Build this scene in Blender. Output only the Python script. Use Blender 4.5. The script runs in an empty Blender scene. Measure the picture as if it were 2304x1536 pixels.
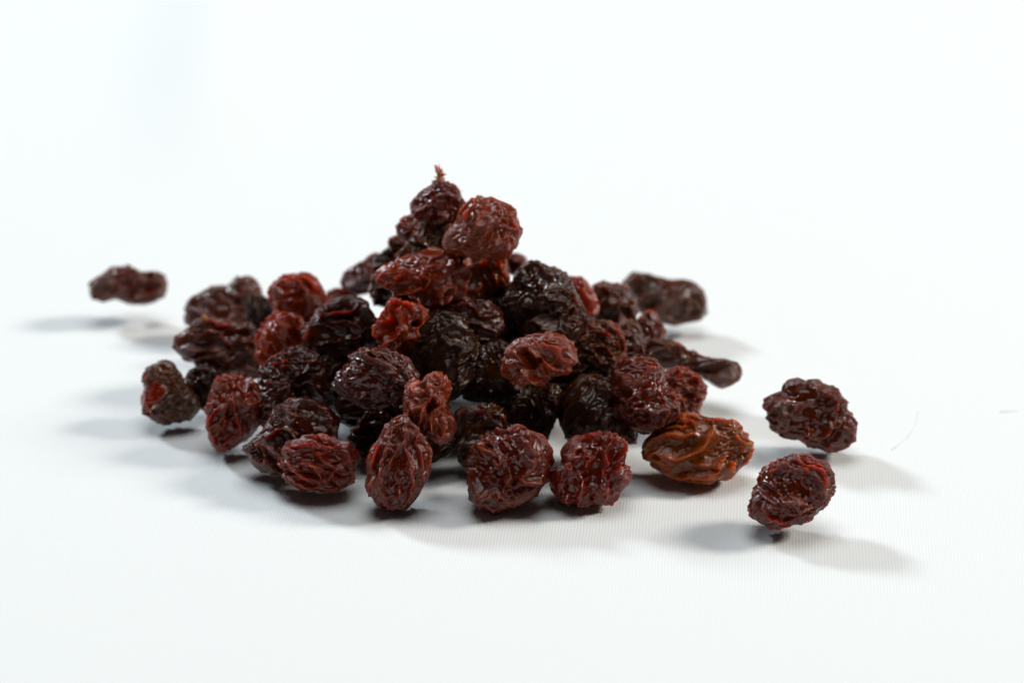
import bpy, bmesh, math, random
import numpy as np
from mathutils import Vector, Matrix

scene = bpy.context.scene
COL = scene.collection
CM = 0.01                                   # the tables below are in centimetres

# ---------------------------------------------------------------- camera
PITCH = math.radians(22.0)
FWD = Vector((0, math.cos(PITCH), -math.sin(PITCH)))
LOOK = Vector((0, 0, 0.0144))
cam = bpy.data.cameras.new('camera')
cam_ob = bpy.data.objects.new('camera', cam)
COL.objects.link(cam_ob)
cam_ob.location = LOOK - FWD * 0.55
cam_ob.rotation_euler = (math.pi / 2 - PITCH, 0, 0)
cam.lens = 123.75
cam.sensor_width = 36
cam.clip_start = 0.01
cam.clip_end = 20
cam.dof.use_dof = True
cam.dof.focus_distance = 0.521
cam.dof.aperture_fstop = 17
scene.camera = cam_ob

# ---------------------------------------------------------------- world, lamps, exposure
w = bpy.data.worlds.new('World')
scene.world = w
w.use_nodes = True
bg = w.node_tree.nodes['Background']
bg.inputs[0].default_value = (0.97, 0.99, 1.0, 1)
bg.inputs[1].default_value = 0.02

def area(name, loc, target, size, power, col):
    l = bpy.data.lights.new(name, 'AREA')
    l.shape = 'DISK'
    l.size = size
    l.energy = power
    l.color = col
    o = bpy.data.objects.new(name, l)
    COL.objects.link(o)
    o.location = loc
    d = Vector(target) - Vector(loc)
    o.rotation_euler = d.to_track_quat('-Z', 'Y').to_euler()
    return o

area('softbox_lamp', (-1.04, 0.98, 0.97), (0, 0.02, 0.01), 0.32, 17.6, (0.84, 0.935, 1.0))
area('softbox_lamp.001', (1.32, 0.16, 0.94), (0, 0, 0.01), 0.40, 18.6, (1.0, 0.955, 0.88))
area('overhead_lamp', (0.0, 0.04, 1.25), (0, -0.12, 0.0), 1.0, 8.3, (0.95, 0.982, 1.0))

scene.view_settings.view_transform = 'Standard'
scene.view_settings.look = 'None'
scene.view_settings.exposure = 0.0
scene.view_settings.gamma = 1.0
scene.cycles.use_denoising = True
scene.cycles.max_bounces = 8
scene.cycles.diffuse_bounces = 4
scene.cycles.glossy_bounces = 3

# ---------------------------------------------------------------- materials
def nodes_of(m):
    m.use_nodes = True
    nt = m.node_tree
    nt.nodes.clear()
    return nt

def nd(nt, typ, **kw):
    n = nt.nodes.new(typ)
    for k, v in kw.items():
        setattr(n, k, v)
    return n

def math_node(nt, op, a, b=None, c=None):
    n = nd(nt, 'ShaderNodeMath', operation=op)
    for k, v in enumerate((a, b, c)):
        if v is None:
            continue
        if isinstance(v, (int, float)):
            n.inputs[k].default_value = v
        else:
            nt.links.new(v, n.inputs[k])
    return n.outputs[0]

def mix_col(nt, fac, a, b):
    n = nd(nt, 'ShaderNodeMix', data_type='RGBA')
    for k, v in ((0, fac), (6, a), (7, b)):
        if isinstance(v, (int, float)):
            n.inputs[k].default_value = v
        elif isinstance(v, tuple):
            n.inputs[k].default_value = (*v, 1)
        else:
            nt.links.new(v, n.inputs[k])
    return n.outputs[2]

def ramp(nt, v, a, b):
    n = nd(nt, 'ShaderNodeMapRange', clamp=True)
    nt.links.new(v, n.inputs[0])
    n.inputs[1].default_value = a
    n.inputs[2].default_value = b
    return n.outputs[0]

def noise(nt, vec, scale, detail=3.0, rough=0.55):
    n = nd(nt, 'ShaderNodeTexNoise')
    n.inputs['Scale'].default_value = scale
    n.inputs['Detail'].default_value = detail
    n.inputs['Roughness'].default_value = rough
    nt.links.new(vec, n.inputs['Vector'])
    return n.outputs['Fac']

#            flesh colour            skin ridge colour       dry bloom colour        sss  rough
TONES = {
    'wine':      ((0.090, 0.007, 0.004), (0.125, 0.024, 0.013), (0.190, 0.080, 0.056), 0.55, 0.18),
    'winebright':((0.110, 0.006, 0.006), (0.145, 0.024, 0.017), (0.210, 0.080, 0.062), 0.60, 0.14),
    'winedark':  ((0.058, 0.005, 0.004), (0.065, 0.015, 0.010), (0.140, 0.068, 0.050), 0.40, 0.16),
    'winebrown': ((0.085, 0.009, 0.004), (0.100, 0.030, 0.017), (0.170, 0.100, 0.075), 0.50, 0.19),
    'rose':      ((0.150, 0.016, 0.007), (0.180, 0.040, 0.022), (0.240, 0.105, 0.070), 0.60, 0.21),
    'red':       ((0.180, 0.015, 0.004), (0.165, 0.036, 0.016), (0.240, 0.095, 0.062), 0.65, 0.14),
    'redwine':   ((0.125, 0.008, 0.003), (0.155, 0.026, 0.012), (0.220, 0.085, 0.056), 0.60, 0.14),
    'redamber':  ((0.220, 0.016, 0.003), (0.150, 0.036, 0.012), (0.230, 0.095, 0.060), 0.70, 0.20),
    'redgrey':   ((0.190, 0.010, 0.003), (0.075, 0.034, 0.024), (0.160, 0.105, 0.080), 0.55, 0.22),
    'amber':     ((0.165, 0.029, 0.003), (0.320, 0.090, 0.011), (0.380, 0.150, 0.040), 0.65, 0.14),
    'amber2':    ((0.170, 0.026, 0.004), (0.210, 0.050, 0.012), (0.250, 0.100, 0.045), 0.65, 0.16),
    'amberdark': ((0.075, 0.016, 0.004), (0.095, 0.028, 0.008), (0.190, 0.085, 0.034), 0.50, 0.16),
    'brown':     ((0.070, 0.016, 0.009), (0.095, 0.036, 0.024), (0.170, 0.105, 0.080), 0.45, 0.24),
    'brownwine': ((0.085, 0.011, 0.007), (0.105, 0.034, 0.023), (0.170, 0.095, 0.075), 0.45, 0.21),
    'darkbrown': ((0.042, 0.009, 0.004), (0.056, 0.020, 0.010), (0.110, 0.070, 0.046), 0.30, 0.17),
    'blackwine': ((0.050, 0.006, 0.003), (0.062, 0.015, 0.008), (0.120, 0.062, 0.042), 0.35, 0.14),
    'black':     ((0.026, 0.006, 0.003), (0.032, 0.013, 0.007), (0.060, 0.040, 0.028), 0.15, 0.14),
}
MATS = {}

def raisin_material(tone):
    if tone in MATS:
        return MATS[tone]
    flesh, ridge_c, bloom, sss, rough = TONES[tone]
    flesh = (flesh[0] * 1.05, flesh[1] * 1.12, flesh[2] * 0.28)
    sss = min(0.85, sss * 1.15)
    ridge_c = (ridge_c[0] * 0.86, ridge_c[1] * 0.60, ridge_c[2] * 0.26)
    bloom = (bloom[0] * 0.80, bloom[1] * 0.60, bloom[2] * 0.52)
    rough *= 0.62
    m = bpy.data.materials.new('raisin_skin_' + tone)
    nt = nodes_of(m)
    L = nt.links.new
    out = nd(nt, 'ShaderNodeOutputMaterial')
    p = nd(nt, 'ShaderNodeBsdfPrincipled')
    L(p.outputs[0], out.inputs[0])
    tc = nd(nt, 'ShaderNodeTexCoord')
    info = nd(nt, 'ShaderNodeObjectInfo')
    add = nd(nt, 'ShaderNodeVectorMath', operation='ADD')
    L(tc.outputs['Object'], add.inputs[0])
    L(info.outputs['Random'], add.inputs[1])
    vec = add.outputs[0]
    at = nd(nt, 'ShaderNodeAttribute', attribute_name='ridge')
    sm = nd(nt, 'ShaderNodeAttribute', attribute_name='smooth_patch')
    ridge, smooth = at.outputs['Fac'], sm.outputs['Fac']
    patch = noise(nt, vec, 260.0, 3)                  # blotches of dry bloom
    grain = noise(nt, vec, 2300.0, 3, 0.65)           # sugary grain
    fine = noise(nt, vec, 5200.0, 2, 0.6)
    rg = math_node(nt, 'ADD', ridge, math_node(nt, 'MULTIPLY', math_node(nt, 'SUBTRACT', grain, 0.5), 0.9))
    c1 = mix_col(nt, ramp(nt, rg, 0.25, 0.85), flesh, ridge_c)
    if tone == 'redgrey':                              # red flesh with its backlit glow painted in, only where the flank is smooth
        c1 = mix_col(nt, smooth, ridge_c, flesh)
    dry = math_node(nt, 'MULTIPLY', ramp(nt, patch, 0.50, 0.70), ramp(nt, rg, 0.30, 0.95))
    dry = math_node(nt, 'MULTIPLY', dry, math_node(nt, 'SUBTRACT', 1.0, math_node(nt, 'MULTIPLY', smooth, 0.9)))
    crumbs = math_node(nt, 'MULTIPLY', ramp(nt, grain, 0.62, 0.74), ramp(nt, ridge, 0.45, 0.9))
    c2 = mix_col(nt, math_node(nt, 'MULTIPLY', dry, 0.5), c1, bloom)
    c3 = mix_col(nt, math_node(nt, 'MULTIPLY', crumbs, 0.45), c2, tuple(min(1, 1.5 * v) for v in bloom))
    L(c3, p.inputs['Base Color'])
    r = math_node(nt, 'ADD', rough, math_node(nt, 'MULTIPLY', dry, 0.25))
    r = math_node(nt, 'ADD', r, math_node(nt, 'MULTIPLY', math_node(nt, 'SUBTRACT', fine, 0.5), 0.10))
    L(r, p.inputs['Roughness'])
    p.inputs['IOR'].default_value = 1.46
    p.inputs['Specular IOR Level'].default_value = 0.30 if tone == 'black' else 0.55
    p.inputs['Subsurface Weight'].default_value = sss
    p.inputs['Subsurface Radius'].default_value = (1.0, 0.25, 0.06)
    p.inputs['Subsurface Scale'].default_value = 0.0032
    # micro relief: grain on the ridges, faint crinkle in the smooth skin
    crk = noise(nt, vec, 1100.0, 4, 0.6)
    h = math_node(nt, 'MULTIPLY', grain, math_node(nt, 'ADD', 0.06, math_node(nt, 'MULTIPLY', ridge, 0.75)))
    h = math_node(nt, 'ADD', h, math_node(nt, 'MULTIPLY', crk, 0.45))
    h = math_node(nt, 'MULTIPLY', h, math_node(nt, 'SUBTRACT', 1.0, math_node(nt, 'MULTIPLY', smooth, 0.75)))
    b = nd(nt, 'ShaderNodeBump')
    b.inputs['Strength'].default_value = 0.75
    b.inputs['Distance'].default_value = 0.00050
    L(h, b.inputs['Height'])
    L(b.outputs[0], p.inputs['Normal'])
    MATS[tone] = m
    return m

def simple_material(name, col, var, rough, sss=0.0, scale=900.0):
    m = bpy.data.materials.new(name)
    nt = nodes_of(m)
    out = nd(nt, 'ShaderNodeOutputMaterial')
    p = nd(nt, 'ShaderNodeBsdfPrincipled')
    nt.links.new(p.outputs[0], out.inputs[0])
    tc = nd(nt, 'ShaderNodeTexCoord')
    n = noise(nt, tc.outputs['Object'], scale, 3)
    nt.links.new(mix_col(nt, n, col, var), p.inputs['Base Color'])
    p.inputs['Roughness'].default_value = rough
    p.inputs['Subsurface Weight'].default_value = sss
    p.inputs['Subsurface Radius'].default_value = (1, 0.3, 0.1)
    p.inputs['Subsurface Scale'].default_value = 0.001
    return m

def cloth_material():
    m = bpy.data.materials.new('white_cotton_weave')
    nt = nodes_of(m)
    L = nt.links.new
    out = nd(nt, 'ShaderNodeOutputMaterial')
    p = nd(nt, 'ShaderNodeBsdfPrincipled')
    L(p.outputs[0], out.inputs[0])
    tc = nd(nt, 'ShaderNodeTexCoord')
    rot = nd(nt, 'ShaderNodeMapping')
    rot.inputs['Rotation'].default_value = (0, 0, math.radians(4))
    L(tc.outputs['Object'], rot.inputs['Vector'])
    nz = nd(nt, 'ShaderNodeTexNoise')
    nz.inputs['Scale'].default_value = 260
    nz.inputs['Detail'].default_value = 3
    L(rot.outputs[0], nz.inputs['Vector'])
    sep = nd(nt, 'ShaderNodeSeparateXYZ')
    L(rot.outputs[0], sep.inputs[0])
    x = math_node(nt, 'ADD', sep.outputs[0], math_node(nt, 'MULTIPLY', nz.outputs['Fac'], 0.00025))
    y = math_node(nt, 'ADD', sep.outputs[1], math_node(nt, 'MULTIPLY', nz.outputs['Fac'], 0.0003))
    warp = math_node(nt, 'SINE', math_node(nt, 'MULTIPLY', x, 2 * math.pi / 0.00046))
    weft = math_node(nt, 'SINE', math_node(nt, 'MULTIPLY', y, 2 * math.pi / 0.00042))
    cross = math_node(nt, 'MULTIPLY', warp, weft)
    slub = noise(nt, rot.outputs[0], 1500, 3, 0.6)
    h = math_node(nt, 'ADD', warp, math_node(nt, 'MULTIPLY', cross, 0.55))
    h = math_node(nt, 'ADD', h, math_node(nt, 'MULTIPLY', slub, 2.2))
    b = nd(nt, 'ShaderNodeBump')
    b.inputs['Strength'].default_value = 0.28
    b.inputs['Distance'].default_value = 0.00003
    L(h, b.inputs['Height'])
    L(b.outputs[0], p.inputs['Normal'])
    # thread colour: gaps between the ribs are a little greyer
    f = math_node(nt, 'ADD', 0.5, math_node(nt, 'MULTIPLY', math_node(nt, 'ADD', warp, math_node(nt, 'MULTIPLY', slub, 0.5)), 0.4))
    L(mix_col(nt, f, (0.805, 0.82, 0.817), (0.835, 0.85, 0.845)), p.inputs['Base Color'])
    p.inputs['Roughness'].default_value = 0.85
    p.inputs['Specular IOR Level'].default_value = 0.2
    return m

# ---------------------------------------------------------------- noise in numpy
rng = np.random.default_rng(11)
PERM = rng.permutation(256).astype(np.int64)
PERM = np.concatenate([PERM, PERM, PERM])
GRAD = rng.normal(size=(256, 3))
GRAD /= np.linalg.norm(GRAD, axis=1)[:, None]

def perlin(p):
    i = np.floor(p).astype(np.int64)
    f = p - i
    u = f * f * f * (f * (f * 6 - 15) + 10)
    i &= 255
    val = 0.0
    for dx in (0, 1):
        wx = u[:, 0] if dx else 1 - u[:, 0]
        a = PERM[i[:, 0] + dx]
        for dy in (0, 1):
            wy = u[:, 1] if dy else 1 - u[:, 1]
            b = PERM[a + i[:, 1] + dy]
            for dz in (0, 1):
                wz = u[:, 2] if dz else 1 - u[:, 2]
                g = GRAD[PERM[b + i[:, 2] + dz]]
                dot = g[:, 0] * (f[:, 0] - dx) + g[:, 1] * (f[:, 1] - dy) + g[:, 2] * (f[:, 2] - dz)
                val = val + wx * wy * wz * dot
    return val * 1.6

def smoothstep(a, b, x):
    t = np.clip((x - a) / (b - a), 0, 1)
    return t * t * (3 - 2 * t)

# ---------------------------------------------------------------- mesh helpers
def finish(name, verts, faces, mat, parent=None, smooth=True):
    me = bpy.data.meshes.new(name)
    me.from_pydata([tuple(v) for v in verts], [], faces)
    me.materials.append(mat)
    if smooth:
        me.polygons.foreach_set('use_smooth', [True] * len(me.polygons))
    me.update()
    o = bpy.data.objects.new(name, me)
    COL.objects.link(o)
    o.parent = parent
    return o

def tube(pts, radii, sides=7):
    vs, fs = [], []
    pts = [Vector(p) for p in pts]
    for k, p in enumerate(pts):
        d = (pts[min(k + 1, len(pts) - 1)] - pts[max(k - 1, 0)]).normalized()
        a = d.orthogonal().normalized()
        b = d.cross(a)
        for s in range(sides):
            t = 2 * math.pi * s / sides
            vs.append(p + radii[k] * (math.cos(t) * a + math.sin(t) * b))
    n = len(pts)
    for k in range(n - 1):
        for s in range(sides):
            s2 = (s + 1) % sides
            fs.append((k * sides + s, k * sides + s2, (k + 1) * sides + s2, (k + 1) * sides + s))
    fs.append(tuple(reversed(range(sides))))
    fs.append(tuple((n - 1) * sides + s for s in range(sides)))
    return vs, fs

def join(parts):
    V, F = [], []
    for v, f in parts:
        o = len(V)
        V += list(v)
        F += [tuple(i + o for i in q) for q in f]
    return V, F

def quad_sphere(n):
    t = np.tan(np.linspace(-math.pi / 4, math.pi / 4, n + 1))
    a, b = np.meshgrid(t, t, indexing='ij')
    one = np.ones_like(a)
    P, Q = [], []
    sides = [(one, a, b), (-one, b, a), (b, one, a), (a, -one, b), (a, b, one), (b, a, -one)]
    for k, s in enumerate(sides):
        base = k * (n + 1) ** 2
        P.append(np.stack([c.ravel() for c in s], 1))
        i, j = np.meshgrid(np.arange(n), np.arange(n), indexing='ij')
        v = base + i * (n + 1) + j
        Q.append(np.stack([v, v + n + 1, v + n + 2, v + 1], -1).reshape(-1, 4))
    P = np.concatenate(P)
    P /= np.linalg.norm(P, axis=1)[:, None]
    Q = np.concatenate(Q)
    _, first, inv = np.unique(np.round(P, 6), axis=0, return_index=True, return_inverse=True)
    return P[first], inv.ravel()[Q]

SPHERES = {0: quad_sphere(38), 1: quad_sphere(66)}
SPHERES[2] = SPHERES[1]                      # 2: big smooth folds, little crinkle

# ---------------------------------------------------------------- one raisin
def raisin_shape(seed, radii, depth, wr, dents, level):
    """A shrunken grape: rounded body of the given outline, pinched into meandering ridges."""
    S, Q = SPHERES[level]
    r = np.random.default_rng(seed * 7 + 3)
    off = r.uniform(0, 200, 3)
    th = np.arctan2(S[:, 1], S[:, 0]) % (2 * math.pi)
    g = np.linspace(0, 2 * math.pi, 37)
    rad = np.array(list(radii) + [radii[0]]) * 0.01
    R = np.interp(th, g, rad)
    rmean = rad[:-1].mean()
    pole = np.hypot(S[:, 0], S[:, 1])
    R = R * pole ** 0.0
    # fade the outline to the mean towards the poles so the front has no radial creases
    R = rmean + (R - rmean) * smoothstep(0.0, 0.75, pole)
    sq = 0.88
    xy = pole ** sq
    ux, uy = np.cos(th), np.sin(th)
    base = np.stack([ux * xy * R, uy * xy * R, np.sign(S[:, 2]) * np.abs(S[:, 2]) ** sq * depth], 1)
    nrm = np.stack([base[:, 0] / rmean ** 2, base[:, 1] / rmean ** 2, base[:, 2] / depth ** 2], 1)
    nrm /= np.linalg.norm(nrm, axis=1)[:, None] + 1e-9
    ang, stretch, lam, amp = wr
    stretch = 1.4 + 1.35 * (stretch - 1)
    amp *= 1.6
    lam *= 1.1
    a = np.array([math.cos(math.radians(-ang)), math.sin(math.radians(-ang)), 0.0])
    a = np.array([math.cos(math.radians(ang)), math.sin(math.radians(ang)), 0.15])
    a /= np.linalg.norm(a)
    q = base + off
    def vn(s):
        return np.stack([perlin(q / s + k * 31.7) for k in range(3)], 1)
    qw = base + 0.55 * lam * vn(lam * 2.2) + 0.16 * lam * vn(lam * 0.8)
    along = qw @ a
    qs = qw + np.outer(along * (1 / stretch - 1), a) + off
    n1 = perlin(qs / lam)
    n2 = perlin(qs / (lam * 0.46) + 17.3)
    n3 = perlin(qs / (lam * 1.25) + 53.1)
    n4 = perlin(q / 0.075 + 5.0)
    r1 = np.clip(1 - np.abs(n1) * 2.3, 0, 1) ** 1.7
    r2 = np.clip(1 - np.abs(n2) * 2.3, 0, 1) ** 1.3
    rim = smoothstep(0.72, 0.95, pole)                     # keeps the outline calmer than the faces
    crease = np.exp(-(n3 / 0.06) ** 2) * smoothstep(-0.05, 0.3, perlin(q / 0.5 + 21.0))
    d = amp * (1.15 * (r1 - 0.45) + (0.22 if level == 2 else 0.62) * (r2 - 0.4) * (0.5 + 0.8 * r1) - 0.45 * crease) + 0.10 * amp * n4 * (1 - 0.6 * rim)
    n5 = perlin((qs + 0.05 * lam * n4[:, None]) / 0.088 + 71.0)
    r3 = np.clip(1 - np.abs(n5) * 2.2, 0, 1) ** 1.4
    d = d * (1 - 0.62 * rim) + (0.006 if level == 2 else 0.015) * (1 - 0.7 * rim) * (r3 - 0.4) * (0.35 + 1.1 * smoothstep(-0.1, 0.35, perlin(q / 0.45 + 60.0)))
    low = perlin(q / 0.62 + 90.0)
    d = d + (0.095 * low - 0.04 * np.abs(perlin(q / 0.4 + 40.0))) * (1 - 0.65 * rim)
    eq = np.abs(S[:, 2]) < 0.12
    d = d - d[eq].mean() + 0.012
    smooth = np.zeros(len(S))
    front = base[:, 2] > -0.05
    for dx, dy, rr, dd in dents:
        px, py = base[:, 0] - dx, base[:, 1] - dy
        l, c = px * a[0] + py * a[1], -px * a[1] + py * a[0]
        dist = np.hypot(l / 1.25, c * 1.15) / rr
        dist = dist * (1 + 0.75 * perlin(q / (rr * 1.4) + 11.0) + 0.25 * perlin(q / (rr * 0.5) + 4.0))
        w = smoothstep(1.25, 0.55, dist) * front
        lip = np.exp(-((dist - 1.22) / 0.25) ** 2) * front * np.clip(0.5 + 1.4 * n3, 0, 1)
        d = d * (1 - 0.68 * w) - dd * w + 0.018 * lip
        smooth = np.maximum(smooth, w)
        r1 = np.maximum(r1 * (1 - w), 0.75 * lip)
    v = base + nrm * d[:, None]
    ridge = np.clip(0.7 * r1 + 0.35 * r2 + 0.25 * (r3 - 0.3) - 0.3 * crease, 0, 1) * (1 - smooth)
    return v * CM, Q, ridge, smooth

def make_raisin(seed, loc, radii, depth, tone, wr, dents, level, group, nub, label):
    v, Q, ridge, smooth = raisin_shape(seed, radii, depth, wr, dents, level)
    me = bpy.data.meshes.new('raisin')
    me.vertices.add(len(v))
    me.vertices.foreach_set('co', v.astype(np.float32).ravel())
    me.loops.add(Q.size)
    me.loops.foreach_set('vertex_index', Q.astype(np.int32).ravel())
    me.polygons.add(len(Q))
    me.polygons.foreach_set('loop_start', np.arange(0, Q.size, 4, dtype=np.int32))
    me.polygons.foreach_set('use_smooth', np.ones(len(Q), dtype=bool))
    for nm, arr in (('ridge', ridge), ('smooth_patch', smooth)):
        at = me.attributes.new(nm, 'FLOAT', 'POINT')
        at.data.foreach_set('value', arr.astype(np.float32))
    me.update(calc_edges=True)
    me.validate()
    me.materials.append(raisin_material(tone))
    o = bpy.data.objects.new('raisin', me)
    COL.objects.link(o)
    o.location = Vector(loc) * CM
    o.rotation_euler = (math.pi / 2 - PITCH, 0, 0)
    o['label'] = label
    o['category'] = 'raisin'
    o['group'] = 'raisins heaped in the pile' if group == 'p' else 'stray raisins around the pile'
    if nub:
        add_nub(o, v, nub, seed)
    return o

def add_nub(o, v, at, seed):
    """Pale woody scar where the stalk broke off."""
    k = np.argmin((v[:, 0] - at[0] * CM) ** 2 + (v[:, 1] - at[1] * CM) ** 2 - 0.15 * np.abs(v[:, 2]) * np.sign(v[:, 2]) * CM)
    c = Vector(v[k])
    d = Vector((at[0], at[1], 0.25)).normalized()
    r = random.Random(seed)
    pts = [c - d * 0.0004, c + d * 0.0002, c + d * 0.0006 + Vector((r.uniform(-1, 1), r.uniform(-1, 1), 0)) * 0.0001, c + d * 0.0008]
    vs, fs = tube(pts, [0.0005, 0.00042, 0.00042, 0.00012], 8)
    vs = [p + Vector((r.uniform(-1, 1), r.uniform(-1, 1), r.uniform(-1, 1))) * 0.00007 for p in vs]
    finish('stem_scar', vs, fs, M_SCAR, o)

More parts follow.
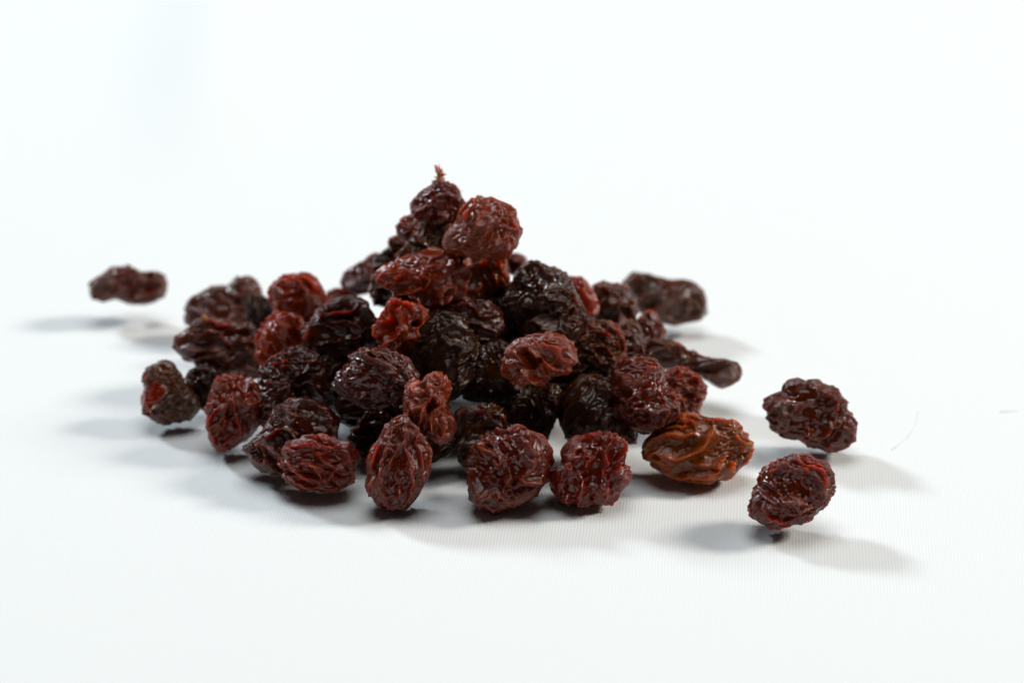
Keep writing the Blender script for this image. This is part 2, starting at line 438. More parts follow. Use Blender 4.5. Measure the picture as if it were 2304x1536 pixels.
RAISINS = [
    (1, (-1.15, 0.58, 3.51), [38, 39, 38, 38, 37, 36, 35, 34, 33, 33, 33, 33, 33, 33, 34, 35, 36, 39, 41, 42, 42, 38, 34, 32, 31, 31, 31, 32, 33, 34, 36, 37, 38, 37, 37, 37], 0.28, 'wine', (60, 1.3, 0.22, 0.05), [(-0.185, 0.108, 0.18, 0.07)], 1, 'p', None, 'topmost raisin of the pile, wine red with a bristly stem stub pointing up'),
    (2, (-1.62, 1.05, 2.96), [18, 19, 19, 19, 18, 18, 18, 18, 18, 18, 17, 17, 17, 17, 17, 17, 17, 17, 17, 17, 17, 18, 18, 18, 19, 19, 19, 18, 18, 17, 16, 16, 16, 16, 17, 17], 0.15, 'wine', (0, 1.2, 0.2, 0.05), [], 0, 'p', None, 'small wine red raisin peeping out below the left side of the topmost raisin'),
    (3, (-0.44, -0.2, 3.36), [58, 54, 53, 56, 54, 51, 48, 47, 47, 48, 50, 51, 51, 49, 48, 45, 44, 48, 55, 61, 65, 63, 56, 51, 46, 43, 42, 42, 43, 46, 49, 52, 54, 53, 53, 55], 0.5, 'rose', (35, 1.8, 0.17, 0.04), [(-0.025, 0.317, 0.15, 0.02)], 1, 'p', None, 'large rosy finely wrinkled raisin just right of the topmost raisin'),
    (4, (-1.34, 0.44, 2.91), [34, 37, 41, 45, 45, 40, 37, 39, 38, 34, 29, 25, 23, 22, 21, 22, 23, 25, 29, 36, 48, 53, 50, 40, 33, 30, 27, 26, 26, 26, 27, 28, 30, 32, 32, 32], 0.24, 'amberdark', (-45, 1.8, 0.22, 0.08), [(-0.022, 0.106, 0.111, 0.06)], 1, 'p', (0.339, 0.26), 'folded dark raisin with amber crest directly under the topmost raisin'),
    (5, (-1.82, 1.88, 2.41), [13, 13, 13, 13, 12, 12, 11, 10, 10, 9, 9, 9, 9, 9, 10, 10, 11, 13, 14, 14, 14, 14, 12, 10, 9, 8, 8, 8, 8, 9, 9, 11, 12, 13, 13, 13], 0.2, 'brown', (0, 1.2, 0.15, 0.04), [], 0, 'p', None, 'tiny blurred brown raisin tip on the left edge of the pile below its peak'),
    (6, (-1.31, -0.38, 2.61), [64, 64, 61, 54, 51, 50, 48, 45, 44, 43, 43, 43, 43, 45, 48, 53, 65, 75, 75, 63, 56, 56, 48, 43, 41, 40, 40, 41, 43, 46, 49, 53, 58, 62, 64, 65], 0.37, 'red', (15, 1.8, 0.28, 0.115), [(-0.193, 0.096, 0.137, 0.07), (0.164, 0.194, 0.164, 0.06), (-0.549, 0.141, 0.123, 0.05)], 2, 'p', None, 'big glossy red raisin with swirling folds, on the front of the upper pile'),
    (7, (-0.41, 0.52, 2.36), [32, 32, 33, 36, 39, 41, 40, 39, 37, 36, 36, 37, 37, 38, 37, 35, 33, 32, 31, 32, 32, 34, 37, 41, 44, 43, 41, 39, 38, 35, 32, 31, 32, 34, 35, 34], 0.28, 'amber2', (85, 2.5, 0.22, 0.08), [(-0.16, -0.019, 0.139, 0.07), (0.13, -0.001, 0.153, 0.07), (-0.033, -0.164, 0.07, 0.08)], 1, 'p', None, 'orange red raisin with upright ridges tucked under the large rosy raisin'),
    (8, (0.06, 2.55, 1.76), [20, 20, 19, 18, 17, 16, 16, 15, 15, 15, 15, 16, 17, 18, 18, 19, 19, 19, 19, 19, 20, 20, 19, 18, 17, 16, 15, 15, 15, 15, 16, 17, 18, 19, 20, 20], 0.35, 'wine', (0, 1.5, 0.3, 0.04), [(-0.088, -0.053, 0.108, 0.03)], 0, 'p', None, 'small blurred wine raisin showing behind the pile, left of the big dark brown one'),
    (9, (-2.44, 3.08, 1.36), [31, 32, 34, 36, 38, 41, 40, 35, 30, 26, 24, 23, 23, 24, 26, 29, 32, 34, 35, 36, 38, 38, 38, 36, 34, 32, 30, 29, 28, 28, 28, 28, 29, 30, 31, 31], 0.23, 'wine', (30, 1.5, 0.3, 0.05), [(0.051, -0.171, 0.146, 0.05), (-0.14, 0.058, 0.146, 0.05)], 0, 'p', None, 'blurred wine red raisin with a white glint behind the upper left of the pile'),
    (10, (-1.98, 2.09, 2.01), [22, 23, 24, 26, 28, 28, 27, 25, 23, 21, 20, 18, 17, 16, 16, 17, 18, 20, 22, 24, 26, 29, 30, 28, 25, 23, 21, 21, 20, 19, 19, 19, 19, 19, 20, 21], 0.16, 'black', (0, 1.3, 0.2, 0.06), [], 0, 'p', None, 'dark knobbly raisin on the left shoulder of the pile beside the big glossy red one'),
    (11, (0.48, 0.02, 2.16), [55, 52, 50, 50, 51, 49, 48, 47, 47, 51, 56, 60, 58, 57, 55, 51, 50, 55, 61, 71, 65, 57, 52, 48, 46, 45, 44, 45, 46, 49, 52, 58, 64, 70, 69, 61], 0.55, 'darkbrown', (25, 1.4, 0.15, 0.045), [(-0.185, 0.202, 0.235, 0.12), (0.229, 0.202, 0.138, 0.05)], 1, 'p', None, 'large dark brown raisin with a grey shiny hollow on the upper right slope'),
    (12, (1.14, 1.55, 1.56), [21, 20, 19, 19, 19, 19, 21, 23, 25, 30, 33, 36, 40, 40, 34, 28, 24, 21, 19, 19, 18, 19, 19, 20, 22, 25, 28, 32, 35, 35, 35, 35, 32, 29, 27, 24], 0.3, 'redamber', (80, 2, 0.35, 0.04), [(0.037, 0.011, 0.199, 0.04)], 1, 'p', None, 'flat translucent red raisin standing behind the large dark brown one'),
    (13, (1.64, 1.76, 1.31), [34, 34, 33, 32, 32, 34, 36, 38, 37, 37, 39, 43, 47, 51, 48, 38, 33, 30, 29, 29, 30, 31, 34, 36, 37, 38, 39, 41, 44, 47, 48, 45, 41, 39, 37, 35], 0.28, 'brown', (60, 2, 0.25, 0.07), [(0.211, 0.165, 0.1, 0.05), (0.173, -0.096, 0.086, 0.05)], 0, 'p', None, 'blurred brown raisin on the right slope, left of the far right grey brown one'),
    (14, (2.58, 3.94, 0.61), [65, 61, 56, 50, 43, 39, 35, 33, 31, 31, 33, 37, 44, 57, 72, 75, 75, 65, 58, 53, 49, 45, 42, 41, 41, 41, 42, 43, 44, 46, 48, 52, 59, 68, 72, 69], 0.35, 'brown', (25, 1.8, 0.32, 0.075), [(0.199, -0.204, 0.164, 0.05), (0.276, 0.106, 0.194, 0.05)], 2, 'p', None, 'large blurred grey brown raisin at the right rear, above the long thin one'),
    (15, (2.81, 0.7, 0.81), [75, 34, 25, 21, 19, 18, 17, 17, 18, 19, 21, 25, 30, 40, 57, 76, 81, 79, 69, 51, 36, 27, 22, 20, 18, 17, 17, 17, 18, 20, 23, 34, 61, 72, 82, 81], 0.36, 'brown', (22, 4, 0.26, 0.07), [], 1, 'p', None, 'long thin stick shaped raisin poking out to the right of the pile'),
    (55, (2.21, 1.53, 1.01), [21, 20, 20, 20, 20, 21, 23, 25, 27, 28, 27, 26, 25, 25, 24, 23, 21, 20, 20, 20, 20, 20, 22, 24, 27, 28, 28, 26, 25, 25, 24, 25, 25, 25, 23, 22], 0.3, 'wine', (75, 2, 0.25, 0.07), [(-0.065, 0.008, 0.1, 0.06)], 0, 'p', None, 'small pale lit raisin fold standing at the left end of the long thin raisin'),
    (16, (1.89, 0.97, 1.06), [21, 21, 21, 21, 23, 24, 27, 29, 31, 32, 32, 32, 31, 30, 28, 26, 24, 23, 22, 22, 22, 23, 24, 26, 27, 29, 30, 31, 32, 33, 33, 30, 28, 26, 24, 22], 0.19, 'brown', (60, 1.8, 0.15, 0.05), [], 0, 'p', None, 'grainy grey brown raisin wedged left of the pale lit fold on the right slope'),
    (17, (1.35, -0.41, 1.51), [38, 38, 39, 40, 41, 41, 41, 41, 40, 39, 38, 38, 38, 39, 41, 44, 46, 44, 42, 41, 40, 39, 40, 40, 39, 38, 38, 38, 39, 41, 43, 46, 46, 43, 41, 39], 0.34, 'amberdark', (-30, 1.4, 0.18, 0.06), [(0.219, -0.039, 0.097, 0.05)], 1, 'p', None, 'dark raisin with amber glowing right edge, right of the small reddish folded one'),
    (18, (0.4, -2.12, 2.01), [54, 55, 55, 52, 48, 45, 43, 40, 38, 36, 36, 36, 37, 39, 41, 44, 47, 50, 51, 53, 54, 52, 50, 48, 41, 37, 38, 40, 39, 37, 32, 32, 37, 43, 48, 52], 0.42, 'rose', (-40, 2.2, 0.26, 0.075), [(-0.171, 0.015, 0.147, 0.22), (-0.327, -0.124, 0.08, 0.08), (0.055, -0.211, 0.12, 0.06)], 1, 'p', None, 'bright reddish folded raisin standing out before the dark right half of the pile'),
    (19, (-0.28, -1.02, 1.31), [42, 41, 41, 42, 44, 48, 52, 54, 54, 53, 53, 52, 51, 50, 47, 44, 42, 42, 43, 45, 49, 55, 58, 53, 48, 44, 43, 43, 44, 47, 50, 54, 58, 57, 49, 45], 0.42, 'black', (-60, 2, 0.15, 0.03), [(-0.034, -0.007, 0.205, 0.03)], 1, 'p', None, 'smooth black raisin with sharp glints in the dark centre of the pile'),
    (57, (0.38, -1.62, 0.91), [30, 33, 39, 44, 49, 52, 51, 47, 43, 41, 39, 38, 38, 38, 38, 39, 39, 39, 39, 39, 40, 40, 41, 42, 43, 44, 46, 49, 51, 49, 41, 34, 31, 29, 28, 29], 0.31, 'black', (82, 3.5, 0.14, 0.035), [], 1, 'p', None, 'black raisin with upright ribs just below the bright reddish folded one'),
    (20, (-0.48, -1.84, 0.68), [41, 44, 46, 48, 49, 49, 48, 46, 45, 43, 42, 42, 44, 47, 48, 43, 38, 35, 33, 33, 34, 37, 43, 51, 56, 55, 53, 49, 43, 39, 36, 35, 35, 35, 36, 39], 0.36, 'darkbrown', (40, 1.5, 0.22, 0.055), [], 1, 'p', None, 'dark brown raisin directly behind the round front raisin'),
    (21, (1.32, -1.55, 0.91), [56, 56, 56, 56, 56, 54, 53, 53, 53, 55, 57, 59, 60, 60, 58, 57, 57, 57, 59, 61, 63, 61, 64, 62, 51, 45, 42, 41, 42, 46, 54, 65, 74, 69, 62, 57], 0.47, 'darkbrown', (45, 1.4, 0.22, 0.04), [], 1, 'p', None, 'big matt dark brown raisin above the chunky front raisin beside the amber one'),
    (22, (1.99, -1.75, 1.26), [46, 42, 40, 39, 40, 45, 49, 54, 56, 57, 60, 64, 66, 64, 61, 55, 51, 49, 47, 47, 48, 49, 50, 50, 51, 52, 53, 54, 55, 58, 60, 64, 68, 64, 58, 52], 0.55, 'wine', (30, 1.4, 0.2, 0.05), [(0.158, 0.052, 0.229, 0.03), (0.334, -0.071, 0.094, 0.07)], 1, 'p', None, 'large wine dark raisin with a silvery shiny patch above the amber raisin'),
    (23, (2.68, -0.4, 0.76), [34, 35, 35, 34, 34, 34, 35, 36, 36, 38, 39, 40, 41, 41, 42, 41, 39, 33, 28, 27, 27, 28, 30, 33, 36, 39, 41, 43, 44, 44, 43, 36, 33, 32, 33, 33], 0.28, 'rose', (30, 1.4, 0.18, 0.045), [(-0.25, 0.114, 0.097, 0.05)], 1, 'p', None, 'rosy finely wrinkled raisin at the right edge between the amber and the long thin raisin'),
    (24, (2.83, -2.14, 0.56), [80, 77, 71, 70, 66, 61, 54, 49, 48, 48, 51, 55, 58, 57, 58, 61, 68, 78, 85, 81, 72, 64, 61, 58, 54, 51, 50, 50, 51, 53, 55, 59, 64, 67, 69, 75], 0.45, 'amber', (14, 2.1, 0.23, 0.085), [(0.511, -0.099, 0.108, 0.07), (0.02, 0.305, 0.135, 0.05)], 2, 'p', (0.739, 0.042), 'large amber brown raisin with curved glossy folds at the lower right of the pile'),
    (25, (1.19, -2.97, 0.56), [55, 50, 55, 63, 67, 63, 61, 57, 54, 51, 49, 49, 50, 50, 49, 48, 46, 45, 60, 63, 65, 66, 65, 62, 59, 54, 50, 49, 49, 50, 54, 53, 49, 48, 54, 55], 0.45, 'winebright', (70, 1.5, 0.3, 0.095), [(0.027, -0.06, 0.159, 0.1), (-0.18, 0.078, 0.106, 0.04), (0.235, -0.095, 0.119, 0.07), (-0.301, -0.233, 0.133, 0.02), (0.338, 0.165, 0.106, 0.08)], 1, 'p', None, 'chunky wine red raisin with deep glossy pits, rightmost of the front row under the pile'),
    (26, (-0.06, -3.08, 0.66), [63, 66, 67, 66, 66, 65, 62, 64, 62, 59, 58, 58, 58, 58, 59, 60, 60, 59, 59, 59, 60, 62, 70, 69, 69, 69, 64, 60, 57, 55, 54, 54, 55, 56, 59, 61], 0.49, 'wine', (-30, 1.3, 0.32, 0.085), [(-0.347, 0.016, 0.172, 0.08), (0.101, 0.016, 0.159, 0.07), (-0.054, 0.344, 0.159, 0.06)], 1, 'p', None, 'round brown red raisin with a star shaped fold at the middle of the front row'),
    (27, (-1.69, -3.1, 0.71), [45, 47, 50, 52, 54, 57, 61, 69, 74, 71, 63, 58, 49, 46, 45, 44, 44, 44, 44, 45, 48, 57, 61, 60, 64, 66, 67, 66, 65, 59, 54, 50, 47, 45, 44, 44], 0.39, 'wine', (75, 3, 0.17, 0.055), [(-0.105, -0.227, 0.066, 0.02)], 1, 'p', None, 'upright oval wine red raisin with lengthwise ribs in the front row'),
    (28, (-1.22, -2.54, 1.41), [26, 25, 26, 29, 36, 42, 47, 49, 49, 47, 43, 41, 47, 48, 46, 44, 42, 41, 40, 38, 36, 34, 33, 33, 33, 35, 38, 44, 51, 57, 56, 52, 48, 42, 34, 28], 0.38, 'rose', (60, 1.6, 0.18, 0.06), [(0.032, 0.026, 0.073, 0.2), (0.205, -0.095, 0.093, 0.05)], 1, 'p', None, 'small pinched reddish raisin standing above the upright ribbed oval one'),
    (29, (-1.13, -1.9, 0.51), [26, 28, 30, 32, 32, 29, 25, 23, 21, 20, 20, 20, 21, 22, 24, 26, 29, 30, 29, 28, 28, 28, 28, 28, 27, 26, 24, 23, 22, 21, 22, 22, 23, 23, 24, 25], 0.18, 'black', (20, 2, 0.25, 0.04), [], 0, 'p', None, 'black smooth raisin underside just right of the upright ribbed oval raisin'),
    (30, (-2.89, -2.7, 0.56), [58, 58, 58, 54, 47, 42, 40, 40, 41, 42, 43, 43, 43, 44, 49, 56, 60, 61, 58, 55, 54, 53, 50, 46, 44, 41, 40, 39, 40, 42, 45, 49, 53, 56, 57, 57], 0.36, 'redwine', (-8, 2.6, 0.24, 0.07), [(-0.206, 0.146, 0.173, 0.05), (-0.484, 0.111, 0.107, 0.05), (-0.45, -0.115, 0.093, 0.06)], 1, 'p', None, 'glossy red oval raisin lying sideways, leftmost of the front row'),
    (31, (-3.29, -2.06, 0.71), [66, 66, 67, 68, 68, 65, 62, 60, 58, 57, 55, 53, 52, 49, 47, 45, 43, 46, 59, 76, 76, 74, 70, 67, 63, 58, 52, 48, 46, 45, 46, 48, 51, 56, 63, 67], 0.44, 'blackwine', (-50, 2.4, 0.26, 0.08), [(0.15, 0.136, 0.148, 0.05), (-0.551, -0.215, 0.094, 0.06)], 1, 'p', None, 'large blackish raisin with one long red ridge behind the glossy sideways front raisin'),
    (32, (-4.3, -1.06, 0.71), [44, 47, 50, 52, 54, 56, 56, 55, 55, 54, 55, 55, 53, 47, 44, 42, 41, 41, 39, 39, 41, 46, 51, 57, 64, 64, 60, 54, 50, 47, 45, 43, 42, 41, 42, 43], 0.37, 'redwine', (80, 1.8, 0.18, 0.055), [(0.174, 0.398, 0.123, 0.05), (-0.022, -0.048, 0.055, 0.05)], 1, 'p', None, 'upright red brown raisin with crinkled bright left side at the lower left of the pile'),
    (33, (-5.41, -0.06, 0.56), [43, 38, 35, 34, 35, 36, 39, 42, 49, 53, 52, 50, 50, 52, 50, 45, 41, 40, 41, 42, 44, 44, 44, 44, 43, 44, 45, 45, 44, 44, 47, 51, 52, 52, 53, 49], 0.36, 'redgrey', (50, 1.3, 0.14, 0.035), [(-0.278, -0.037, 0.209, 0.03)], 1, 'p', None, 'grainy grey raisin with smooth glowing red flank at the left end of the pile'),
    (34, (-4.85, 0.28, 0.56), [27, 27, 27, 27, 29, 30, 33, 34, 35, 35, 34, 34, 33, 32, 32, 31, 29, 28, 26, 25, 24, 24, 25, 27, 29, 33, 37, 38, 36, 34, 33, 31, 29, 28, 28, 27], 0.23, 'black', (70, 1.4, 0.15, 0.045), [], 0, 'p', None, 'black crumbly raisin between the grainy left end one and the upright crinkled one'),
    (35, (-4.64, 1.3, 0.81), [61, 62, 63, 62, 59, 55, 50, 47, 45, 45, 46, 50, 54, 56, 58, 63, 69, 74, 75, 67, 58, 52, 49, 47, 45, 45, 45, 46, 48, 51, 56, 62, 69, 72, 67, 63], 0.41, 'brownwine', (8, 2.4, 0.28, 0.085), [(0.189, 0.168, 0.128, 0.06)], 1, 'p', (-0.275, 0.465), 'wide layered raisin with an orange upper rim at the left side of the pile'),
    (36, (-4.77, 3.54, 0.66), [58, 62, 64, 62, 63, 61, 53, 46, 35, 31, 32, 34, 37, 40, 43, 48, 53, 58, 63, 68, 71, 68, 56, 47, 42, 39, 38, 38, 38, 39, 42, 45, 50, 55, 56, 56], 0.35, 'brownwine', (-20, 1.3, 0.28, 0.06), [(0.117, 0.28, 0.163, 0.05)], 1, 'p', None, 'large blurred brownish raisin at the left rear behind the orange rimmed one'),
    (37, (-3.43, 1.56, 1.56), [46, 43, 42, 41, 41, 41, 40, 40, 40, 40, 41, 41, 42, 43, 44, 47, 50, 49, 47, 46, 45, 45, 44, 41, 38, 37, 37, 37, 39, 41, 44, 47, 50, 51, 51, 48], 0.34, 'redamber', (-10, 1.4, 0.2, 0.05), [(-0.126, -0.031, 0.342, 0.06)], 1, 'p', None, 'bright red rounded raisin, upper one of two translucent red ones on the left slope'),
    (38, (-3.63, 0.4, 1.31), [41, 40, 40, 41, 43, 45, 44, 43, 41, 41, 41, 41, 40, 39, 39, 38, 39, 39, 40, 41, 42, 44, 46, 47, 47, 43, 38, 36, 35, 37, 39, 42, 43, 43, 42, 42], 0.35, 'redamber', (-60, 1.4, 0.2, 0.05), [(-0.118, -0.067, 0.322, 0.06)], 1, 'p', None, 'glowing red smooth hollowed raisin, lower of two translucent red ones on the left slope'),
    (39, (-4.14, 2.62, 0.86), [23, 24, 25, 26, 28, 29, 30, 31, 31, 31, 32, 33, 33, 31, 27, 24, 22, 21, 20, 20, 21, 22, 24, 27, 31, 34, 36, 36, 34, 31, 28, 26, 25, 24, 23, 23], 0.2, 'black', (70, 1.5, 0.25, 0.06), [], 0, 'p', None, 'dark blurred raisin squeezed between the left rear one and the red pair'),
    (40, (-2.63, -0.08, 1.66), [52, 54, 56, 56, 56, 56, 55, 53, 52, 50, 48, 46, 46, 48, 50, 48, 49, 57, 61, 61, 57, 54, 53, 52, 51, 51, 50, 49, 49, 50, 51, 52, 53, 54, 54, 53], 0.43, 'blackwine', (-20, 1.5, 0.27, 0.1), [(-0.044, -0.251, 0.249, 0.05), (-0.261, -0.059, 0.152, 0.06)], 2, 'p', None, 'dark knobbly glossy raisin right of the two translucent red ones'),
    (41, (-3.34, -0.62, 1.11), [50, 48, 47, 45, 44, 44, 44, 44, 45, 45, 43, 43, 43, 44, 45, 47, 51, 56, 59, 57, 53, 49, 46, 42, 39, 37, 37, 37, 38, 40, 44, 49, 56, 60, 57, 53], 0.36, 'blackwine', (-30, 1.6, 0.18, 0.055), [(-0.52, -0.006, 0.083, 0.03), (-0.34, 0.078, 0.11, 0.04)], 1, 'p', None, 'dark raisin with a rough red upper rim below the translucent red pair'),
    (42, (-1.66, -0.92, 2.06), [42, 43, 43, 44, 44, 43, 41, 40, 37, 37, 41, 45, 44, 42, 40, 40, 40, 42, 42, 42, 42, 43, 44, 44, 43, 41, 39, 38, 38, 40, 42, 45, 44, 42, 41, 41], 0.35, 'redamber', (70, 1.6, 0.2, 0.06), [(-0.232, 0.072, 0.177, 0.26), (-0.126, 0.25, 0.068, 0.06)], 1, 'p', None, 'bright red raisin with a deep open hollow below the big glossy folded red one'),
    (43, (-2.05, -1.79, 1.56), [63, 60, 57, 54, 50, 47, 45, 44, 43, 44, 46, 47, 49, 51, 52, 49, 54, 60, 64, 65, 60, 55, 51, 48, 45, 44, 43, 43, 44, 45, 46, 48, 52, 57, 62, 63], 0.38, 'winedark', (-25, 1.7, 0.2, 0.055), [(-0.254, 0.053, 0.269, 0.03), (-0.277, 0.299, 0.108, 0.05), (0.05, -0.263, 0.215, 0.05)], 1, 'p', None, 'dark wine oval raisin with smooth sheen patch, left front of the pile'),
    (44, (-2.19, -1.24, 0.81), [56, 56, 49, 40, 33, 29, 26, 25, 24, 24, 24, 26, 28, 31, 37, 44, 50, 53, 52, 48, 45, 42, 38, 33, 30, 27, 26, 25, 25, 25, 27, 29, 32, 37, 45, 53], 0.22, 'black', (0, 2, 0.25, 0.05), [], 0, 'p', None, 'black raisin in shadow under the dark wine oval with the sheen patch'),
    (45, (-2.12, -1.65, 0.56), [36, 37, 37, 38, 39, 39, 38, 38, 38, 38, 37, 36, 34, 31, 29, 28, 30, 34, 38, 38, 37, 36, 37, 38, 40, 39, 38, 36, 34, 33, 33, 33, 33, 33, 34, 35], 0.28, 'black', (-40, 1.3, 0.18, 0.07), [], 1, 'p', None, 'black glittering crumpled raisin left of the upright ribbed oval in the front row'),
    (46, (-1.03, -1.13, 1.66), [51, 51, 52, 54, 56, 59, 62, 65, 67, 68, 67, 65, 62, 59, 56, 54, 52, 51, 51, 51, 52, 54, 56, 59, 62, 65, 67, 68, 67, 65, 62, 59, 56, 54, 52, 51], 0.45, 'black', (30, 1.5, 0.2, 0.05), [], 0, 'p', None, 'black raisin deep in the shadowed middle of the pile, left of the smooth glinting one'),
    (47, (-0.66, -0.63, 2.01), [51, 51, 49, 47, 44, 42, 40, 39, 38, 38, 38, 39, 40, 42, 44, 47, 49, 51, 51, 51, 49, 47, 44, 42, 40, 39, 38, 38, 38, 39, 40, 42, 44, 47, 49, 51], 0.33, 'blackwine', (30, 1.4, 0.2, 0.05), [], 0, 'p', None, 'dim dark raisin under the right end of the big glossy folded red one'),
    (48, (-2.82, 3.15, 0.96), [26, 26, 24, 22, 20, 19, 18, 17, 16, 16, 16, 17, 18, 19, 20, 22, 24, 26, 26, 26, 24, 22, 20, 19, 18, 17, 16, 16, 16, 17, 18, 19, 20, 22, 24, 26], 0.14, 'amber', (0, 1.5, 0.25, 0.04), [], 0, 'p', None, 'small blurred orange raisin behind the left slope right of the upper bright red one'),
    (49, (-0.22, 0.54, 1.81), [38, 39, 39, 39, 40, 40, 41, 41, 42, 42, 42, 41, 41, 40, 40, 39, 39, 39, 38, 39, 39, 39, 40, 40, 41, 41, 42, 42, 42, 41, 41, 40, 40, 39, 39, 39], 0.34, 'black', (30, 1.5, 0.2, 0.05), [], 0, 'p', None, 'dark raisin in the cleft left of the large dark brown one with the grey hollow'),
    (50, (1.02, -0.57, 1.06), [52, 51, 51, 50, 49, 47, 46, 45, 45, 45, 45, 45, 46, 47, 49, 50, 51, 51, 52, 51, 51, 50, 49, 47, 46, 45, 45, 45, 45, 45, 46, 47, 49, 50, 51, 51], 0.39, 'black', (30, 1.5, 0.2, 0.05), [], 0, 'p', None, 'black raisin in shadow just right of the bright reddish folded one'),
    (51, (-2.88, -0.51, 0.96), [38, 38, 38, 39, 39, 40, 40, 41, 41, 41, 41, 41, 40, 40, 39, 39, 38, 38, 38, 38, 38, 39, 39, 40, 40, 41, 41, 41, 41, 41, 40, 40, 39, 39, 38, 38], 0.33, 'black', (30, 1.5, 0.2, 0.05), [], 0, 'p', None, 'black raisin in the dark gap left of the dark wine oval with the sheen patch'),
    (56, (-2.06, 1.41, 1.76), [20, 21, 21, 22, 24, 26, 27, 26, 26, 26, 26, 26, 26, 25, 23, 21, 20, 19, 20, 20, 21, 23, 24, 25, 26, 26, 27, 26, 26, 26, 26, 25, 23, 22, 21, 21], 0.18, 'blackwine', (30, 1.3, 0.17, 0.06), [], 0, 'p', None, 'dark crinkled raisin at the lower left of the big glossy folded red one'),
    (58, (-3.65, -0.95, 0.81), [32, 33, 34, 36, 37, 37, 38, 37, 37, 36, 34, 33, 32, 31, 31, 31, 31, 31, 32, 33, 34, 36, 37, 37, 38, 37, 37, 36, 34, 33, 32, 31, 31, 31, 31, 31], 0.27, 'blackwine', (30, 1.3, 0.2, 0.05), [], 0, 'p', None, 'dark raisin between the upright crinkled one and the blackish one with a red ridge'),
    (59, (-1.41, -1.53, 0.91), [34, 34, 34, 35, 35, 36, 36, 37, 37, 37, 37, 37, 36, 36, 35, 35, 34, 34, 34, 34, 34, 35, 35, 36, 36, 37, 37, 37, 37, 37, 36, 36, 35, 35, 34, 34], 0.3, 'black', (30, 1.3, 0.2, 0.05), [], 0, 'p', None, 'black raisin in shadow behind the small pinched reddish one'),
    (60, (0.64, -0.49, 1.81), [45, 44, 42, 40, 37, 35, 33, 32, 31, 31, 31, 32, 33, 35, 37, 40, 42, 44, 45, 44, 42, 40, 37, 35, 33, 32, 31, 31, 31, 32, 33, 35, 37, 40, 42, 44], 0.27, 'darkbrown', (10, 2, 0.18, 0.05), [], 0, 'p', None, 'dark brown raisin under the lower edge of the large one with the grey hollow'),
    (61, (1.72, -0.02, 1.21), [35, 35, 35, 36, 36, 37, 37, 38, 38, 38, 38, 38, 37, 37, 36, 36, 35, 35, 35, 35, 35, 36, 36, 37, 37, 38, 38, 38, 38, 38, 37, 37, 36, 36, 35, 35], 0.31, 'blackwine', (10, 1.5, 0.2, 0.05), [], 0, 'p', None, 'dark raisin between the amber edged one and the long thin one'),
    (52, (-6.46, 4.42, 0.66), [63, 63, 59, 51, 40, 34, 32, 30, 30, 31, 33, 35, 37, 41, 42, 43, 50, 59, 67, 69, 66, 50, 33, 29, 27, 26, 26, 27, 29, 31, 35, 40, 46, 52, 58, 61], 0.28, 'brownwine', (10, 1.6, 0.3, 0.06), [(-0.041, 0.101, 0.12, 0.05), (-0.177, 0.277, 0.12, 0.04), (-0.412, -0.153, 0.105, 0.03)], 1, 's', None, 'blurred reddish brown raisin lying alone at the far left'),
    (53, (4.62, -1.12, 0.66), [60, 54, 56, 58, 56, 52, 49, 49, 51, 52, 53, 57, 61, 60, 58, 66, 73, 72, 68, 64, 62, 57, 52, 47, 44, 44, 45, 46, 48, 53, 60, 68, 73, 74, 72, 67], 0.42, 'winebrown', (30, 1.3, 0.33, 0.09), [(-0.141, 0.318, 0.151, 0.06), (-0.118, 0.073, 0.164, 0.07), (-0.408, -0.128, 0.151, 0.06), (0.082, -0.239, 0.151, 0.04), (0.394, -0.105, 0.123, 0.04), (0.461, -0.373, 0.11, 0.04)], 1, 's', None, 'upper of two stray raisins at right, red pitted left half and dull grey right'),
    (54, (4.1, -3.94, 0.66), [59, 62, 64, 64, 62, 57, 56, 55, 52, 50, 49, 49, 49, 49, 50, 51, 52, 52, 53, 57, 62, 66, 66, 64, 61, 55, 50, 47, 46, 45, 46, 48, 49, 50, 52, 55], 0.42, 'wine', (-30, 1.9, 0.2, 0.07), [(-0.369, 0.161, 0.183, 0.03), (-0.135, 0.055, 0.104, 0.07), (0.013, 0.097, 0.13, 0.05)], 1, 's', None, 'stray oval raisin at lower right, nearest the viewer, rippled and glossy'),
]

CORE = [(0.52, 0.74, 1.13), (-1.19, 1.93, 1.02), (-0.61, 2.68, 2.01), (-0.19, -0.05, 0.96), (-1.06, 1.25, 1.95), (0.13, 1.03, 1.57), (1.48, 2.6, 0.79), (-0.14, 1.14, 0.8), (0.68, -0.14, 1.15), (-2.18, 0.6, 0.73), (-1.62, 0.4, 0.77), (-1.61, 0.77, 1.32), (-1.56, -0.86, 1.36), (-1.02, 1.22, 1.24), (-0.01, 2.05, 1.09), (-1.76, 1.52, 1.0), (-3.06, 0.52, 0.92), (-1.53, 2.22, 1.49), (-2.18, 0.13, 1.38), (-0.73, 1.47, 2.64), (-0.63, 2.56, 1.06), (-0.76, -0.22, 1.13), (-0.8, 1.96, 1.88), (-2.33, 1.31, 0.87), (-0.09, -0.74, 0.89), (0.27, 2.88, 1.04), (-1.34, 2.97, 0.76), (-1.37, -0.22, 0.87), (-3.37, 1.66, 0.77), (0.78, 2.36, 1.05), (0.79, 1.51, 0.83), (0.37, 0.24, 0.78), (-1.22, 0.1, 1.4), (-1.12, 2.53, 2.44)]

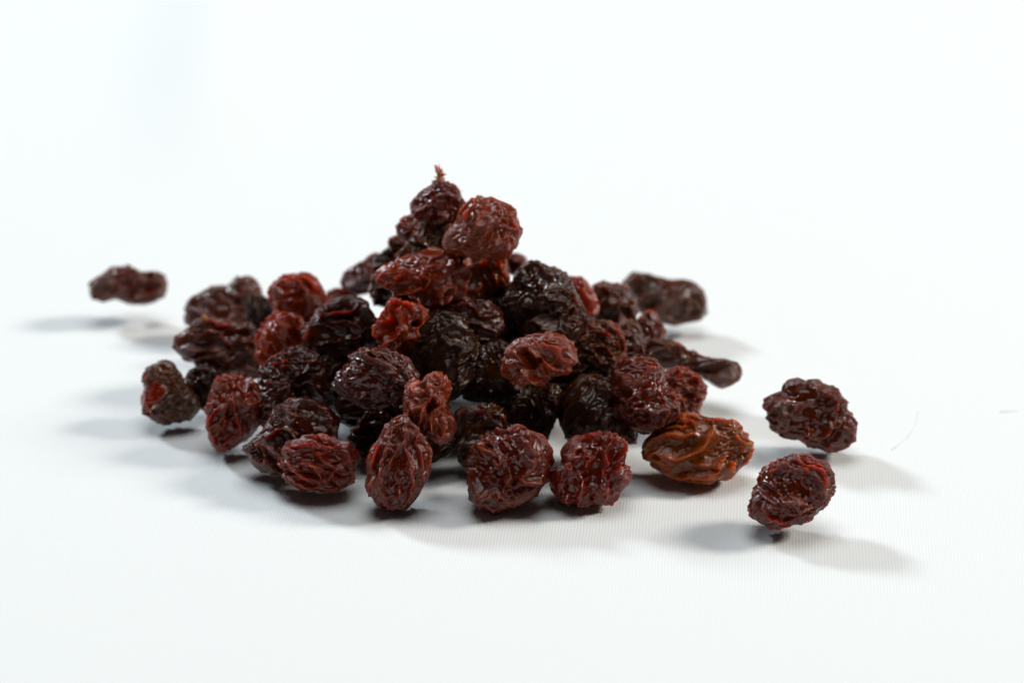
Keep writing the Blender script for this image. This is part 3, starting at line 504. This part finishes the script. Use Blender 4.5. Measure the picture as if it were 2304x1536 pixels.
# ---------------------------------------------------------------- cloth
def tablecloth():
    # soft unevenness of cloth laid on a table, one sheet running far beyond the frame
    xs = np.concatenate([np.linspace(-1.6, -0.3, 27), np.linspace(-0.28, 0.28, 113), np.linspace(0.3, 1.6, 27)])
    ys = np.concatenate([np.linspace(-0.8, -0.22, 13), np.linspace(-0.2, 0.35, 111), np.linspace(0.38, 2.4, 42)])
    X, Y = np.meshgrid(xs, ys, indexing='ij')
    p = np.stack([X.ravel() / 0.16, Y.ravel() / 0.22, np.zeros(X.size)], 1)
    z = 0.0006 * perlin(p + 3.3) + 0.0003 * perlin(p * 2.7 + 8.1)
    z *= smoothstep(0.09, 0.22, np.hypot(X.ravel(), Y.ravel()))      # pressed flat where the fruit lies
    fold = 0.0028 * np.exp(-((X.ravel() + 0.062 + 0.04 * (Y.ravel() - 0.2)) / 0.012) ** 2) * smoothstep(0.10, 0.19, Y.ravel())
    z += fold * 1.3
    n, m = len(xs), len(ys)
    vs = np.stack([X.ravel(), Y.ravel(), z], 1)
    i, j = np.meshgrid(np.arange(n - 1), np.arange(m - 1), indexing='ij')
    a = (i * m + j).ravel()
    fs = np.stack([a, a + m, a + m + 1, a + 1], 1).tolist()
    o = finish('tablecloth', vs.tolist(), fs, cloth_material())
    o['kind'] = 'structure'
    return o

tablecloth()
M_SCAR = simple_material('dry_stalk_amber', (0.42, 0.17, 0.045), (0.28, 0.08, 0.02), 0.5, 0.4, 1500)
M_STEM = simple_material('dry_stalk_fibre', (0.52, 0.20, 0.12), (0.34, 0.09, 0.05), 0.6, 0.3, 1800)
M_THREAD = simple_material('grey_lint', (0.74, 0.77, 0.76), (0.8, 0.82, 0.81), 0.9, 0.0, 900)

OBJ = {}
for e in RAISINS:
    seed, loc, radii, depth, tone, wr, dents, level, group, nub, label = e
    OBJ[seed] = make_raisin(seed, loc, radii, depth, tone, wr, dents, level, group, nub, label)

# dark raisins inside the heap: seen only as glimpses between the outer ones
CORE_LABELS = [((0.52, 0.74, 1.13), 'black raisin glimpsed in the dark cleft above the bright reddish folded one'),
               ((-0.09, -0.74, 0.89), 'black raisin glimpsed in the dark gap straight above the round front raisin')]

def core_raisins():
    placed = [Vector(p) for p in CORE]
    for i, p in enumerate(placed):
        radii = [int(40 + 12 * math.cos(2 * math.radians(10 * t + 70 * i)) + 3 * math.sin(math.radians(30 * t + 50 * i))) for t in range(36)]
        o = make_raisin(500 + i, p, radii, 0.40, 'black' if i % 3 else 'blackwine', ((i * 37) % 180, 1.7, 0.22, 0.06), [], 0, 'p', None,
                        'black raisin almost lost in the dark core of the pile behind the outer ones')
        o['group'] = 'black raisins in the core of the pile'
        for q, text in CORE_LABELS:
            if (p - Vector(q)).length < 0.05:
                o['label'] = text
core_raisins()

# stem stub on the topmost raisin: a short woody core with torn fibres
def stem(o):
    r = random.Random(4)
    parts = [tube([(0.0004, 0.0028, 0.0006), (0.0004, 0.0038, 0.0006), (0.0002, 0.0046, 0.0006), (-0.0001, 0.0052, 0.0006), (-0.0004, 0.0060, 0.0005)],
                  [0.0008, 0.00055, 0.0004, 0.0003, 0.00022], 8)]
    for k in range(30):
        b = Vector((0.0003 + r.uniform(-1, 1) * 0.00035, 0.0034 + r.uniform(0, 0.0016), 0.0006 + r.uniform(-0.0003, 0.0003)))
        d = Vector((r.uniform(-1, 1), r.uniform(-0.1, 1.1), r.uniform(-0.6, 0.6))).normalized() * r.uniform(0.0005, 0.0012)
        parts.append(tube([b, b + d * 0.5 + Vector((0, 0.00008, 0)), b + d], [0.0002, 0.00014, 0.00005], 5))
    vs, fs = join(parts)
    finish('stem', vs, fs, M_STEM, o)
    bristles = []
    for k in range(6):
        b = Vector((0.0028 + r.uniform(-1, 1) * 0.0003, 0.0020 + r.uniform(-1, 1) * 0.0003, 0.0004))
        d = Vector((0.8 + r.uniform(-0.5, 0.4), 0.7 + r.uniform(-0.4, 0.4), r.uniform(-0.3, 0.3))).normalized() * r.uniform(0.0006, 0.0012)
        bristles.append(tube([b, b + d * 0.5, b + d], [0.00007, 0.00005, 0.00002], 5))
    vs, fs = join(bristles)
    finish('bristle_tuft', vs, fs, M_STEM, o)
stem(OBJ[1])

# stray lint on the cloth
def lint(pts, radius, label):
    o_pts = [(x * CM, y * CM, 0.5 * radius) for x, y in pts]
    c = Vector(o_pts[0])
    vs, fs = tube([Vector(p) - c for p in o_pts], [radius * (0.5 + 0.5 * math.sin(1.0 + 2.3 * k)) + 0.00003 for k in range(len(pts))], 6)
    o = finish('lint_fibre', vs, fs, M_THREAD)
    o.location = c
    o['label'] = label
    o['category'] = 'lint'
    o['group'] = 'lint fibres on the white cloth'
lint([(6.473, 0.596), (6.414, 0.238), (6.313, -0.117), (6.179, -0.466), (6.053, -0.674), (5.896, -0.932)], 0.00005, 'faint curved grey lint fibre on the cloth right of the stray raisins')
lint([(7.772, 0.56), (7.916, 0.578), (8.097, 0.614)], 0.00006, 'short straight grey lint fibre on the cloth at the right edge of the picture')
